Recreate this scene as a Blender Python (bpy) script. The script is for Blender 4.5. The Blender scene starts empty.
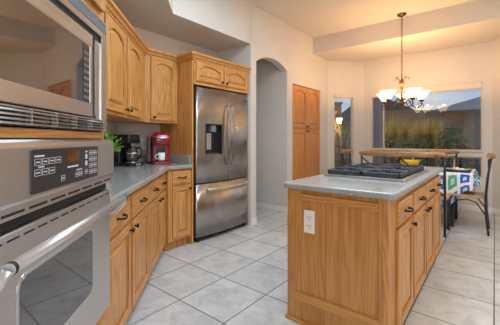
import bpy, bmesh, math, random
from mathutils import Vector, Matrix, noise
random.seed(7)
PI = math.pi
R2 = math.sqrt(0.5)
C = bpy.context.scene.collection
scn = bpy.context.scene

# ------------------------------------------------------------------ camera
YAW = 0.6822
cd = bpy.data.cameras.new('camera'); cam = bpy.data.objects.new('camera', cd); C.objects.link(cam)
cam.location = (0, 0, 1.2); cam.rotation_euler = (PI/2, 0, YAW)
cd.sensor_width = 36.0; cd.lens = 36.0*301.38/500.0; cd.shift_y = -23.3/500.0
cd.clip_start = 0.02
scn.camera = cam
scn.view_settings.view_transform = 'Standard'; scn.view_settings.look = 'None'
scn.view_settings.gamma = 1.0; scn.view_settings.use_curve_mapping = False
scn.view_settings.exposure = -0.36

# ------------------------------------------------------------------ world: dusk sky with broken cloud
w = bpy.data.worlds.new('dusk_sky'); scn.world = w; w.use_nodes = True
nt = w.node_tree; nt.nodes.clear()
def wn(t, **k):
    n = nt.nodes.new(t)
    for a, b in k.items(): setattr(n, a, b)
    return n
tc = wn('ShaderNodeTexCoord'); sep = wn('ShaderNodeSeparateXYZ'); nt.links.new(tc.outputs['Generated'], sep.inputs[0])
grad = wn('ShaderNodeValToRGB'); nt.links.new(sep.outputs[2], grad.inputs[0])
e = grad.color_ramp.elements
e[0].position = 0.0; e[0].color = (0.62, 0.62, 0.62, 1)
e[1].position = 0.5; e[1].color = (0.10, 0.20, 0.42, 1)
q = e.new(0.12); q.color = (0.36, 0.46, 0.62, 1)
mp = wn('ShaderNodeMapping'); mp.inputs['Scale'].default_value = (2.2, 2.2, 9.0); nt.links.new(tc.outputs['Generated'], mp.inputs[0])
nz = wn('ShaderNodeTexNoise'); nz.inputs['Scale'].default_value = 2.4; nz.inputs['Detail'].default_value = 6; nt.links.new(mp.outputs[0], nz.inputs[0])
cr = wn('ShaderNodeValToRGB'); nt.links.new(nz.outputs[0], cr.inputs[0])
cr.color_ramp.elements[0].position = 0.44; cr.color_ramp.elements[1].position = 0.62
mix = wn('ShaderNodeMix', data_type='RGBA'); nt.links.new(cr.outputs[0], mix.inputs[0]); nt.links.new(grad.outputs[0], mix.inputs[6]); mix.inputs[7].default_value = (0.62, 0.60, 0.62, 1)
bg = wn('ShaderNodeBackground'); bg.inputs[1].default_value = 1.7; nt.links.new(mix.outputs[2], bg.inputs[0])
wo = wn('ShaderNodeOutputWorld'); nt.links.new(bg.outputs[0], wo.inputs[0])

# ------------------------------------------------------------------ large area lights (ceiling skylight, added fill above, right and rear)
def area(name, loc, target, sx, sy, power, col):
    l = bpy.data.lights.new(name, 'AREA'); l.shape = 'RECTANGLE'; l.size = sx; l.size_y = sy; l.energy = power; l.color = col
    o = bpy.data.objects.new(name, l); C.objects.link(o); o.location = loc
    o.rotation_euler = (Vector(target)-Vector(loc)).to_track_quat('-Z', 'Y').to_euler()
    return o
area('skylight', (-1.15, 1.75, 3.06), (-1.15, 1.75, 0), 1.1, 1.1, 86, (0.60, 0.82, 1.0))
area('ceiling_fill', (0.8, 2.9, 3.06), (0.8, 2.9, 0), 1.6, 0.8, 66, (1.0, 0.95, 0.88))  # added lamp brightening the floor right of the island; no downlights built
area('right_fill', (2.9, -0.9, 1.45), (-1.2, 2.2, 1.0), 2.4, 2.0, 95, (0.97, 0.97, 0.97))  # added daylight-toned lamp inside the solid right wall; no patio door there
area('rear_fill', (2.0, -2.55, 1.6), (-0.6, 2.0, 1.0), 1.8, 1.4, 55, (0.98, 0.98, 1.0))  # added lamp in front of the closed rear wall; no window there

# ------------------------------------------------------------------ materials
def mat(name): 
    m = bpy.data.materials.new(name); m.use_nodes = True
    t = m.node_tree; b = t.nodes['Principled BSDF']
    return m, t, b
def N(t, typ, ins=None, **k):
    n = t.nodes.new(typ)
    for a, b in k.items(): setattr(n, a, b)
    for a, b in (ins or {}).items():
        if hasattr(b, 'node'): t.links.new(b, n.inputs[a])
        else: n.inputs[a].default_value = b
    return n
def ramp(t, fac, stops):
    r = t.nodes.new('ShaderNodeValToRGB'); t.links.new(fac, r.inputs[0])
    el = r.color_ramp.elements
    while len(el) < len(stops): el.new(0.5)
    for i, (p, c) in enumerate(stops): el[i].position = p; el[i].color = (*c, 1)
    return r.outputs[0]
def c255(r, g, b):
    f = lambda v: (v/255/12.92) if v/255 <= .04045 else ((v/255+.055)/1.055)**2.4
    return (f(r), f(g), f(b))
def simple(name, col, rough=0.5, metal=0.0, spec=0.5, ior=None, var=0.0, scale=20, bump=0.0, coat=0.0):
    m, t, b = mat(name)
    b.inputs['Base Color'].default_value = (*col, 1); b.inputs['Roughness'].default_value = rough
    b.inputs['Metallic'].default_value = metal; b.inputs['Specular IOR Level'].default_value = spec
    if ior: b.inputs['IOR'].default_value = ior
    if coat: b.inputs['Coat Weight'].default_value = coat
    tcn = N(t, 'ShaderNodeTexCoord')
    nz = N(t, 'ShaderNodeTexNoise', {'Vector': tcn.outputs['Object'], 'Scale': scale, 'Detail': 4})
    if var:
        o = ramp(t, nz.outputs[0], [(0.3, tuple(c*(1-var) for c in col)), (0.7, tuple(min(1, c*(1+var)) for c in col))])
        t.links.new(o, b.inputs['Base Color'])
    if bump:
        bp = N(t, 'ShaderNodeBump', {'Height': nz.outputs[0], 'Strength': bump, 'Distance': 0.002}); t.links.new(bp.outputs[0], b.inputs['Normal'])
    return m
def oak(name, axis, tint=1.0, cols=None):
    m, t, b = mat(name)
    tcn = N(t, 'ShaderNodeTexCoord'); oi = N(t, 'ShaderNodeObjectInfo')
    off = N(t, 'ShaderNodeVectorMath', {0: tcn.outputs['Object'], 1: oi.outputs['Random']}, operation='ADD')
    sc = [7.0, 7.0, 7.0]; sc[axis] = 0.5
    mp = N(t, 'ShaderNodeMapping', {'Vector': off.outputs[0], 'Scale': tuple(sc)})
    n1 = N(t, 'ShaderNodeTexNoise', {'Vector': mp.outputs[0], 'Scale': 1.4, 'Detail': 3, 'Distortion': 0.6})
    # cathedral figure: rings from the stretched field
    ml = N(t, 'ShaderNodeMath', {0: n1.outputs[0], 1: 9.0}, operation='MULTIPLY')
    pp_ = N(t, 'ShaderNodeMath', {0: ml.outputs[0], 1: 0.5}, operation='PINGPONG'); sn = N(t, 'ShaderNodeMath', {0: pp_.outputs[0], 1: 2.0}, operation='MULTIPLY')
    sc2 = [95.0, 95.0, 95.0]; sc2[axis] = 3.0
    mp2 = N(t, 'ShaderNodeMapping', {'Vector': off.outputs[0], 'Scale': tuple(sc2)})
    n2 = N(t, 'ShaderNodeTexNoise', {'Vector': mp2.outputs[0], 'Scale': 1.0, 'Detail': 3})
    mx = N(t, 'ShaderNodeMix', {0: 0.62, 2: sn.outputs[0], 3: n2.outputs[0]}, data_type='FLOAT')
    cols = cols or [(0.38, 0.140, 0.034), (0.545, 0.248, 0.068), (0.635, 0.325, 0.105)]
    cols = [tuple(c*tint for c in k) for k in cols]
    col = ramp(t, mx.outputs[0], [(0.22, cols[0]), (0.5, cols[1]), (0.8, cols[2])])
    t.links.new(col, b.inputs['Base Color'])
    b.inputs['Roughness'].default_value = 0.38; b.inputs['Coat Weight'].default_value = 0.15; b.inputs['Coat Roughness'].default_value = 0.25
    bp = N(t, 'ShaderNodeBump', {'Height': n2.outputs[0], 'Strength': 0.12, 'Distance': 0.001}); t.links.new(bp.outputs[0], b.inputs['Normal'])
    return m
OAK = oak('oak_vertical', 2); OAKH = oak('oak_horizontal', 0)
IC = [(0.38, 0.152, 0.036), (0.50, 0.225, 0.058), (0.57, 0.285, 0.080)]
OAKE = oak('oak_island_end', 2, 1.0, IC); OAKEH = oak('oak_island_end_rail', 0, 1.0, IC)
PC = [(0.42, 0.145, 0.028), (0.58, 0.235, 0.052), (0.64, 0.29, 0.072)]
OAKP = oak('oak_pantry', 2, 1.0, PC)
PLANK = oak('rail_wood', 0, 1.0, [(0.22, 0.10, 0.035), (0.40, 0.21, 0.085), (0.50, 0.29, 0.13)])
PLANKY = oak('rail_wood_across', 1, 1.0, [(0.22, 0.10, 0.035), (0.40, 0.21, 0.085), (0.50, 0.29, 0.13)])
def steel(name, axis, base=(0.66, 0.635, 0.61), rough=0.28):
    m, t, b = mat(name)
    tcn = N(t, 'ShaderNodeTexCoord')
    sc = [700.0]*3; sc[axis] = 1.2
    mp = N(t, 'ShaderNodeMapping', {'Vector': tcn.outputs['Object'], 'Scale': tuple(sc)})
    nz = N(t, 'ShaderNodeTexNoise', {'Vector': mp.outputs[0], 'Scale': 1.0, 'Detail': 2})
    mr = N(t, 'ShaderNodeMapRange', {0: nz.outputs[0], 3: rough-0.02, 4: rough+0.03}); t.links.new(mr.outputs[0], b.inputs['Roughness'])
    col = ramp(t, nz.outputs[0], [(0.3, tuple(c*.975 for c in base)), (0.7, base)]); t.links.new(col, b.inputs['Base Color'])
    b.inputs['Metallic'].default_value = 0.95
    b.inputs['Anisotropic'].default_value = 0.85; b.inputs['Anisotropic Rotation'].default_value = 0.25
    tg = N(t, 'ShaderNodeTangent', direction_type='RADIAL', axis='Z'); t.links.new(tg.outputs[0], b.inputs['Tangent'])
    return m
STEEL = steel('brushed_steel', 0); STEELV = steel('brushed_steel_fridge', 0, (0.46, 0.43, 0.405), 0.25)
def wavy(m):
    t = m.node_tree; b = t.nodes['Principled BSDF']; tcn = N(t, 'ShaderNodeTexCoord')
    mp = N(t, 'ShaderNodeMapping', {'Vector': tcn.outputs['Object'], 'Scale': (11, 11, .35)}); nz = N(t, 'ShaderNodeTexNoise', {'Vector': mp.outputs[0], 'Scale': 1.0, 'Detail': 1})
    bp = N(t, 'ShaderNodeBump', {'Height': nz.outputs[0], 'Strength': .5, 'Distance': .008}); t.links.new(bp.outputs[0], b.inputs['Normal'])
wavy(STEELV)
SATIN = simple('satin_aluminium', (0.66, 0.67, 0.69), 0.33, 0.85)
WALL = simple('wall_paint', (0.665, 0.62, 0.57), 0.85, spec=0.2, var=0.02, scale=6, bump=0.0)
CEIL = simple('ceiling_paint', (0.70, 0.635, 0.56), 0.9, spec=0.15, var=0.015, scale=5)
SPLASHW = simple('backsplash_paint', (0.69, 0.63, 0.575), 0.8, spec=0.2, var=0.03, scale=10)
TRIM = simple('white_trim', (0.80, 0.79, 0.77), 0.5)
FRAMEW = simple('window_frame_tan', (0.62, 0.53, 0.43), 0.5)
BLIND = simple('blind_fabric', (0.72, 0.63, 0.53), 0.8, var=0.03, scale=40)
BLACK = simple('black_iron', (0.015, 0.015, 0.017), 0.42, var=0.2, scale=60)
PLAST = simple('black_plastic', (0.012, 0.012, 0.013), 0.22)
DARK = simple('dark_cavity', (0.01, 0.01, 0.01), 0.7)
PANEL = simple('panel_charcoal', (0.028, 0.027, 0.030), 0.25)
PRINT = simple('panel_print', (0.55, 0.55, 0.56), 0.5)
DISPLAY = simple('amber_display', (0.10, 0.03, 0.008), 0.06, var=0.5, scale=25)
KNOB = simple('knob_bronze', (0.02, 0.015, 0.012), 0.35, 0.6)
BRONZE = simple('antique_bronze', (0.13, 0.07, 0.032), 0.38, 0.75, var=0.3, scale=30)
GLASSB = simple('dark_oven_glass', (0.015, 0.015, 0.015), 0.04, spec=0.8, ior=2.2)
MGLASS = simple('dark_microwave_glass', (0.022, 0.02, 0.019), 0.04, spec=0.75, ior=2.0)
GREYV = simple('vent_grey', (0.20, 0.23, 0.26), 0.45, 0.3)
PLATE = simple('white_china', (0.80, 0.80, 0.79), 0.2)
IVORY = simple('ivory_plastic', (0.80, 0.78, 0.74), 0.4)
RED = simple('red_plastic', (0.33, 0.006, 0.018), 0.2, coat=0.4)
YEL = simple('yellow_glaze', (0.85, 0.50, 0.015), 0.25)
NAVY = simple('navy_cloth', (0.025, 0.04, 0.09), 0.85, var=0.2, scale=90)
LEAF = simple('fresh_leaf', (0.10, 0.30, 0.03), 0.45, var=0.45, scale=30)
POT = simple('white_pot', (0.7, 0.7, 0.68), 0.4)
SEATW = oak('seat_wood', 0, 1.0, [(0.30, 0.17, 0.075), (0.44, 0.28, 0.13), (0.52, 0.35, 0.18)])
FRSIDE = simple('fridge_side', (0.055, 0.05, 0.048), 0.5)
def stone(name, c0, c1, c2, rough=0.16):
    m, t, b = mat(name); tcn = N(t, 'ShaderNodeTexCoord')
    n1 = N(t, 'ShaderNodeTexNoise', {'Vector': tcn.outputs['Object'], 'Scale': 150, 'Detail': 3})
    n2 = N(t, 'ShaderNodeTexVoronoi', {'Vector': tcn.outputs['Object'], 'Scale': 210})
    mx = N(t, 'ShaderNodeMix', {0: 0.5, 2: n1.outputs[0], 3: n2.outputs[0]}, data_type='FLOAT')
    t.links.new(ramp(t, mx.outputs[0], [(0.2, c0), (0.45, c1), (0.7, c2)]), b.inputs['Base Color'])
    b.inputs['Roughness'].default_value = rough
    return m
STONE = stone('grey_quartz', (0.12, 0.122, 0.112), (0.29, 0.285, 0.265), (0.42, 0.41, 0.38))
# floor tiles laid square to the fridge wall
def tiles():
    m, t, b = mat('floor_tile'); tcn = N(t, 'ShaderNodeTexCoord'); s = N(t, 'ShaderNodeSeparateXYZ', {0: tcn.outputs['Object']})
    PX, PY, OX, OY = 0.4555, 0.4665, -1.826, 1.415
    def cell(o, off, p):
        a = N(t, 'ShaderNodeMath', {0: o, 1: off}, operation='SUBTRACT'); a = N(t, 'ShaderNodeMath', {0: a.outputs[0], 1: p}, operation='DIVIDE')
        f = N(t, 'ShaderNodeMath', {0: a.outputs[0]}, operation='FLOOR'); g = N(t, 'ShaderNodeMath', {0: a.outputs[0], 1: f.outputs[0]}, operation='SUBTRACT')
        h = N(t, 'ShaderNodeMath', {0: g.outputs[0], 1: 0.5}, operation='SUBTRACT'); h = N(t, 'ShaderNodeMath', {0: h.outputs[0]}, operation='ABSOLUTE')
        return f.outputs[0], h.outputs[0]
    fx, hx = cell(s.outputs[0], OX, PX); fy, hy = cell(s.outputs[1], OY, PY)
    mxx = N(t, 'ShaderNodeMath', {0: hx, 1: hy}, operation='MAXIMUM')
    gr = N(t, 'ShaderNodeMapRange', {0: mxx.outputs[0], 1: 0.4895, 2: 0.4925}, interpolation_type='SMOOTHSTEP')
    cv = N(t, 'ShaderNodeCombineXYZ', {0: fx, 1: fy}); wn_ = N(t, 'ShaderNodeTexWhiteNoise', {0: cv.outputs[0]}, noise_dimensions='2D')
    n1 = N(t, 'ShaderNodeTexNoise', {'Vector': N(t, 'ShaderNodeVectorMath', {0: tcn.outputs['Object'], 1: wn_.outputs[1]}, operation='ADD').outputs[0], 'Scale': 7, 'Detail': 6, 'Roughness': 0.65, 'Distortion': 0.8})
    col = ramp(t, n1.outputs[0], [(0.3, (0.43, 0.405, 0.385)), (0.5, (0.545, 0.535, 0.525)), (0.7, (0.635, 0.63, 0.625))])
    hv = N(t, 'ShaderNodeMapRange', {0: wn_.outputs[0], 3: 0.93, 4: 1.06})
    cm = N(t, 'ShaderNodeVectorMath', {0: col, 'Scale': hv.outputs[0]}, operation='SCALE')
    mx = N(t, 'ShaderNodeMix', {0: gr.outputs[0], 6: cm.outputs[0], 7: (0.13, 0.125, 0.12, 1)}, data_type='RGBA')
    t.links.new(mx.outputs[2], b.inputs['Base Color'])
    rr = N(t, 'ShaderNodeMapRange', {0: gr.outputs[0], 3: 0.30, 4: 0.9}); t.links.new(rr.outputs[0], b.inputs['Roughness'])
    inv = N(t, 'ShaderNodeMath', {0: 1.0, 1: gr.outputs[0]}, operation='SUBTRACT')
    bp = N(t, 'ShaderNodeBump', {'Height': inv.outputs[0], 'Strength': 0.35, 'Distance': 0.002}); t.links.new(bp.outputs[0], b.inputs['Normal'])
    return m
TILE = tiles()
def pane():
    m = bpy.data.materials.new('window_glass'); m.use_nodes = True; t = m.node_tree; t.nodes.clear()
    tr = N(t, 'ShaderNodeBsdfTransparent', {0: (0.90, 0.92, 0.92, 1)}); gl = N(t, 'ShaderNodeBsdfGlossy', {0: (1, 1, 1, 1), 'Roughness': 0.0})
    fr = N(t, 'ShaderNodeFresnel', {0: 1.52}); f2 = N(t, 'ShaderNodeMath', {0: fr.outputs[0], 1: 1.35}, operation='MULTIPLY', use_clamp=True); mx = N(t, 'ShaderNodeMixShader', {0: f2.outputs[0], 1: tr.outputs[0], 2: gl.outputs[0]})
    o = N(t, 'ShaderNodeOutputMaterial', {0: mx.outputs[0]}); return m
GLASS = pane()
def shade_mat():
    m, t, b = mat('lit_alabaster_glass'); b.inputs['Base Color'].default_value = (0.9, 0.78, 0.6, 1)
    b.inputs['Emission Color'].default_value = (1.0, 0.74, 0.42, 1); b.inputs['Emission Strength'].default_value = 4.0
    b.inputs['Roughness'].default_value = 0.4; return m
SHADE = shade_mat()
def cloth():
    m, t, b = mat('patchwork_cloth'); uv = N(t, 'ShaderNodeUVMap'); s = N(t, 'ShaderNodeSeparateXYZ', {0: uv.outputs[0]})
    def fr(o):
        a = N(t, 'ShaderNodeMath', {0: o, 1: 0.135}, operation='DIVIDE'); f = N(t, 'ShaderNodeMath', {0: a.outputs[0]}, operation='FLOOR')
        g = N(t, 'ShaderNodeMath', {0: a.outputs[0], 1: f.outputs[0]}, operation='SUBTRACT'); g = N(t, 'ShaderNodeMath', {0: g.outputs[0], 1: .5}, operation='SUBTRACT')
        return f.outputs[0], N(t, 'ShaderNodeMath', {0: g.outputs[0]}, operation='ABSOLUTE').outputs[0]
    fx, hx = fr(s.outputs[0]); fy, hy = fr(s.outputs[1])
    nz = N(t, 'ShaderNodeTexNoise', {'Vector': uv.outputs[0], 'Scale': 18, 'Detail': 2})
    mm = N(t, 'ShaderNodeMath', {0: hx, 1: hy}, operation='MAXIMUM'); mm = N(t, 'ShaderNodeMath', {0: mm.outputs[0], 1: N(t, 'ShaderNodeMapRange', {0: nz.outputs[0], 3: -.1, 4: .1}).outputs[0]}, operation='ADD')
    wnn = N(t, 'ShaderNodeTexWhiteNoise', {0: N(t, 'ShaderNodeCombineXYZ', {0: fx, 1: fy}).outputs[0]}, noise_dimensions='2D')
    a = ramp(t, wnn.outputs[0], [(0.0, (0.02, 0.10, 0.50)), (0.4, (0.04, 0.22, 0.66)), (0.6, (0.10, 0.38, 0.30)), (0.8, (0.05, 0.15, 0.55))])
    a.node.color_ramp.interpolation = 'CONSTANT'
    wh = (0.80, 0.82, 0.82)
    ring = ramp(t, mm.outputs[0], [(0.0, (0, 0, 0)), (0.14, (1, 1, 1)), (0.36, (0, 0, 0))]); ring.node.color_ramp.interpolation = 'CONSTANT'
    core = ramp(t, mm.outputs[0], [(0.0, (0.45, 0.62, 0.42)), (0.09, wh)]); core.node.color_ramp.interpolation = 'CONSTANT'
    mx = N(t, 'ShaderNodeMix', {0: ring, 6: core, 7: a}, data_type='RGBA'); t.links.new(mx.outputs[2], b.inputs['Base Color'])
    b.inputs['Roughness'].default_value = 0.85; return m
CLOTH = cloth()

# ------------------------------------------------------------------ mesh helpers
class MB:
    def __init__(s): s.bm = bmesh.new()
    def box(s, x0, x1, y0, y1, z0, z1, mi=0):
        v = [s.bm.verts.new(p) for p in ((x0,y0,z0),(x1,y0,z0),(x1,y1,z0),(x0,y1,z0),(x0,y0,z1),(x1,y0,z1),(x1,y1,z1),(x0,y1,z1))]
        for f in ((0,3,2,1),(4,5,6,7),(0,1,5,4),(1,2,6,5),(2,3,7,6),(3,0,4,7)):
            s.bm.faces.new([v[i] for i in f]).material_index = mi
        return s
    def loft(s, rings, cap=True, closed=True, mi=0, smooth=False):
        R = [[s.bm.verts.new(p) for p in r] for r in rings]; n = len(R[0])
        for a, b in zip(R, R[1:]):
            for i in range(n if closed else n-1):
                j = (i+1) % n
                f = s.bm.faces.new((a[i], a[j], b[j], b[i])); f.material_index = mi; f.smooth = smooth
        if cap:
            f = s.bm.faces.new(R[0][::-1]); f.material_index = mi
            f = s.bm.faces.new(R[-1]); f.material_index = mi
        return s
    def prism(s, poly, a, b, axis='z', mi=0):
        def P(p, h):
            return (p[0], p[1], h) if axis == 'z' else ((p[0], h, p[1]) if axis == 'y' else (h, p[0], p[1]))
        return s.loft([[P(p, a) for p in poly], [P(p, b) for p in poly]], mi=mi)
    def tube(s, pts, r, n=8, cap=True, mi=0):
        pts = [Vector(p) for p in pts]; rings = []; up = None
        rr = r if isinstance(r, (list, tuple)) else [r]*len(pts)
        for i, p in enumerate(pts):
            t = (pts[min(i+1, len(pts)-1)]-pts[max(i-1, 0)]).normalized()
            if up is None: up = t.orthogonal().normalized()
            up = (up-t*up.dot(t)).normalized(); b = t.cross(up)
            rings.append([p+(up*math.cos(2*PI*k/n)+b*math.sin(2*PI*k/n))*rr[i] for k in range(n)])
        return s.loft(rings, cap=cap, mi=mi, smooth=True)
    def lathe(s, prof, c=(0, 0, 0), n=24, cap=False, mi=0):
        rings = [[(c[0]+r*math.cos(2*PI*k/n), c[1]+r*math.sin(2*PI*k/n), c[2]+z) for k in range(n)] for r, z in prof]
        return s.loft(rings, cap=cap, mi=mi, smooth=True)
    def ball(s, c, r, n=10, sx=1, sy=1, sz=1, mi=0):
        prof = [(max(1e-4, math.sin(PI*i/n)), -math.cos(PI*i/n)) for i in range(n+1)]
        rings = [[(c[0]+r*sx*a*math.cos(2*PI*k/(n+4)), c[1]+r*sy*a*math.sin(2*PI*k/(n+4)), c[2]+r*sz*z) for k in range(n+4)] for a, z in prof]
        return s.loft(rings, cap=True, mi=mi, smooth=True)
    def ico(s, c, r, sub=2, mi=0):
        g = bmesh.ops.create_icosphere(s.bm, subdivisions=sub, radius=r, matrix=Matrix.Translation(c)); return g['verts']
    def build(s, name, m, parent=None, bevel=0.0, seg=2, kind=None, loc=None, smooth=None):
        bmesh.ops.recalc_face_normals(s.bm, faces=s.bm.faces)
        me = bpy.data.meshes.new(name); s.bm.to_mesh(me); s.bm.free()
        for x in (m if isinstance(m, (list, tuple)) else [m]): me.materials.append(x)
        o = bpy.data.objects.new(name, me); C.objects.link(o)
        if parent: o.parent = parent
        if loc: o.location = loc
        if bevel:
            b = o.modifiers.new('bevel', 'BEVEL'); b.width = bevel; b.segments = seg; b.limit_method = 'ANGLE'; b.angle_limit = math.radians(40)
        if kind: o['kind'] = kind
        if smooth:
            for p in me.polygons: p.use_smooth = True
        return o
def box(*a): return MB().box(*a)
def thing(name, label, cat, loc=(0, 0, 0), rotz=0.0, group=None):
    o = bpy.data.objects.new(name, None); C.objects.link(o); o.empty_display_size = 0.1
    o.location = loc; o.rotation_euler = (0, 0, rotz); o['label'] = label; o['category'] = cat
    if group: o['group'] = group
    return o
def tag(o, label, cat, group=None):
    o['label'] = label; o['category'] = cat
    if group: o['group'] = group
    return o
def struct(name, mb, m, parent=None, bevel=0.0):
    return mb.build(name, m, parent, bevel, kind='structure')
def dup(root, loc=None, rotz=None, label=None):
    r = root.copy(); C.objects.link(r)
    if loc: r.location = loc
    if rotz is not None: r.rotation_euler = (0, 0, rotz)
    if label: r['label'] = label
    for ch in list(root.children):
        c = ch.copy(); C.objects.link(c); c.parent = r
        for g in list(ch.children):
            d = g.copy(); C.objects.link(d); d.parent = c
    return r
AROT, BROT = math.radians(135), math.radians(90)     # oven run; fridge wall
def LA(s, d, z=0): return ((d-s)*R2, (d+s)*R2, z)     # point on the oven run: s along it, d towards the room
def LB(y, x, z=0): return (x, y, z)

# ------------------------------------------------------------------ structure
XB, DA, ZC, ZD, ZS = -3.30, -1.14, 3.09, 2.793, 2.528
YW = 6.30
a0 = LA(-2.68, DA); cornerAB = (XB, DA/R2 - XB)
bayL0, bayL1 = (-2.64, 5.75), (-2.09, 6.30)
bayR0, bayR1 = (-0.03, 6.30), (1.15, 5.12)
fl = MB(); poly = [(a0[0], -2.7), (3.0, -2.7), (3.0, 5.12), bayR1, (bayR0[0]+.03, YW+.08), (bayL1[0]-.03, YW+.08), (-2.72, 5.80), (-2.72, 4.36), (-5.2, 4.36), (-5.2, 3.27), (XB-.05, 3.27), (XB-.05, cornerAB[1]), ]
f = fl.prism(poly, -0.05, 0.0); struct('floor', fl, TILE)
# ceilings
cl = MB().box(-3.4, 3.05, -2.75, 5.12, ZC, ZC+.1); struct('ceiling', cl, CEIL)
struct('ceiling_dining', MB().box(-2.74, 3.05, 5.12, 6.46, ZD, ZC+.1), CEIL)
sof = MB(); p0 = LA(-2.4, -.48); p1 = LA(-2.4, DA-.1)
sof.prism([p0[:2], (-2.64, -.48/R2+2.64), (-2.64, 3.27), (XB-.06, 3.27), (XB-.06, cornerAB[1]-.05), p1[:2]], ZS, ZC+.02)
struct('ceiling_soffit', sof, WALL)
# kitchen walls
wl = MB(); b0 = LA(-2.68, DA); b1 = LA(-2.68, DA-.1)
wl.prism([b0[:2], cornerAB, (XB-.1, cornerAB[1]-.04), b1[:2]], 0, ZC); struct('wall_left', wl, SPLASHW)
struct('wall_back', MB().box(XB-.1, XB, cornerAB[1]-.04, 3.27, 0, ZC), SPLASHW)
# arch + pantry wall, front face X = -2.64
wa = MB(); X0, X1 = -2.76, -2.64
wa.box(XB-.1, X1, 3.265, 3.39, 0, ZC)
YA0, YA1, ZSP, RISE = 3.39, 4.21, 2.31, 0.125
arch = [(YA0, ZC), (YA0, ZSP)]
hw = (YA1-YA0)/2; rad = (hw*hw+RISE*RISE)/(2*RISE); am = math.asin(hw/rad)
for i in range(1, 24):
    t = -am+2*am*i/24; arch.append((YA0+hw+rad*math.sin(t), ZSP+RISE-rad+rad*math.cos(t)))
arch += [(YA1, ZSP), (YA1, ZC)]
top = [(p[0], ZC) for p in arch]
for i in range(1, len(arch)-2):
    a, b = arch[i], arch[i+1]
    wa.prism([a, b, (b[0], ZC), (a[0], ZC)], X0, X1, 'x')
wa.box(-5.2, X1, 4.21, 4.385, 0, ZC)
wa.box(X0, X1, 4.385, 5.425, 2.14, ZC); wa.box(-3.3, X1, 5.425, 5.75, 0, ZC)
bmesh.ops.remove_doubles(wa.bm, verts=wa.bm.verts, dist=1e-5)
struct('wall_arch', wa, WALL)
struct('wall_hallway', MB().box(-5.2, XB-.1, 3.27, 3.39, 0, 2.6).box(-5.3, -5.2, 3.27, 4.36, 0, 2.6), WALL)
struct('ceiling_hallway', MB().box(-5.3, X0, 3.39, 4.21, 2.6, 2.7), CEIL)
# angled bay wall with narrow window
def wallseg(mb, p, q, th, holes, z1):
    p, q = Vector((*p, 0)), Vector((*q, 0)); d = (q-p); L = d.length; d.normalize(); n = Vector((-d.y, d.x, 0))
    def slab(a, b, za, zb):
        pts = [p+d*a, p+d*b, p+d*b+n*th, p+d*a+n*th]; mb.prism([(v.x, v.y) for v in pts], za, zb)
    cur = 0
    for (a, b, spans) in sorted(holes):
        if a > cur: slab(cur, a, 0, z1)
        z = 0
        for (za, zb) in spans:
            slab(a, b, z, za); z = zb
        slab(a, b, z, z1); cur = b
    if cur < L: slab(cur, L, 0, z1)
    return p, d, n
# going left to right the outside is on the left of travel
mb = MB(); pL = wallseg(mb, bayL0, bayL1, .14, [(.137, .55, [(.45, 2.125)])], ZD+.02); struct('wall_bay', mb, WALL)
mb = MB(); pW = wallseg(mb, bayL1, bayR0, .14, [(.14, 1.93, [(.55, .905), (1.0, 2.16)])], ZD+.02); struct('wall_far', mb, WALL)
mb = MB(); wallseg(mb, bayR0, bayR1, .14, [], ZD+.02); struct('wall_bay_right', mb, WALL)
mb = MB(); mb.box(bayR1[0], 3.1, 5.12, 5.24, 0, ZC); mb.box(3.0, 3.1, -2.7, 5.12, 0, ZC); struct('wall_right', mb, WALL)
struct('wall_rear', MB().box(a0[0]-.2, 3.1, -2.8, -2.7, 0, ZC), WALL)
# windows: frame + glass, local frame (x along the wall, y outwards)
def window(name, org, a, b, z0, z1, fw, mull=()):
    p, d, n = org; base = p+d*a
    fr = MB(); W = b-a
    y0, y1 = .03, .07
    fr.box(0, fw, y0, y1, z0, z1).box(W-fw, W, y0, y1, z0, z1).box(fw, W-fw, y0, y1, z0, z0+fw).box(fw, W-fw, y0, y1, z1-fw, z1)
    for mx in mull: fr.box(mx-.012, mx+.012, y0, y1, z0+fw, z1-fw)
    o = struct(name, fr, FRAMEW); o.location = base; o.rotation_euler = (0, 0, math.atan2(d.y, d.x))
    g = MB().box(fw, W-fw, 0.046, .050, z0+fw, z1-fw).build('window_glass', GLASS, o, kind='structure')
    return o
window('window_1', pW, .14, 1.93, 1.0, 2.16, .022, (.23,))
window('window_2', pW, .14, 1.93, .55, .905, .022, (.75, 1.4))
window('window_3', pL, .137, .55, .45, 2.125, .022)
def sill(name, org, a, b, z):
    p, d, n = org; o = struct(name, MB().box(a-.02, b+.02, -.03, .03, z, z+.02), FRAMEW, bevel=.004); o.location = p; o.rotation_euler = (0, 0, math.atan2(d.y, d.x))
sill('trim_1', pW, .14, 1.93, .985)
# baseboards
def baseb(name, p, q):
    p, q = Vector((*p, 0)), Vector((*q, 0)); d = q-p; L = d.length
    o = struct(name, MB().box(0, L, -.014, 0, 0, .085), TRIM, bevel=.004); o.location = p; o.rotation_euler = (0, 0, math.atan2(d.y, d.x))
baseb('baseboard_far', bayL1, bayR0); baseb('baseboard_bay', bayL0, bayL1); baseb('baseboard_bay_right', bayR0, bayR1)
o = struct('baseboard_hallway', MB().box(-5.2, -2.64, 4.196, 4.21, 0, .085), TRIM, bevel=.004)
struct('baseboard_arch', MB().box(-2.64, -2.626, 3.275, 3.39, 0, .085).box(-2.64, -2.626, 4.196, 4.385, 0, .085).box(-2.64, -2.626, 5.43, 5.745, 0, .085), TRIM, bevel=.004)

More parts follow.
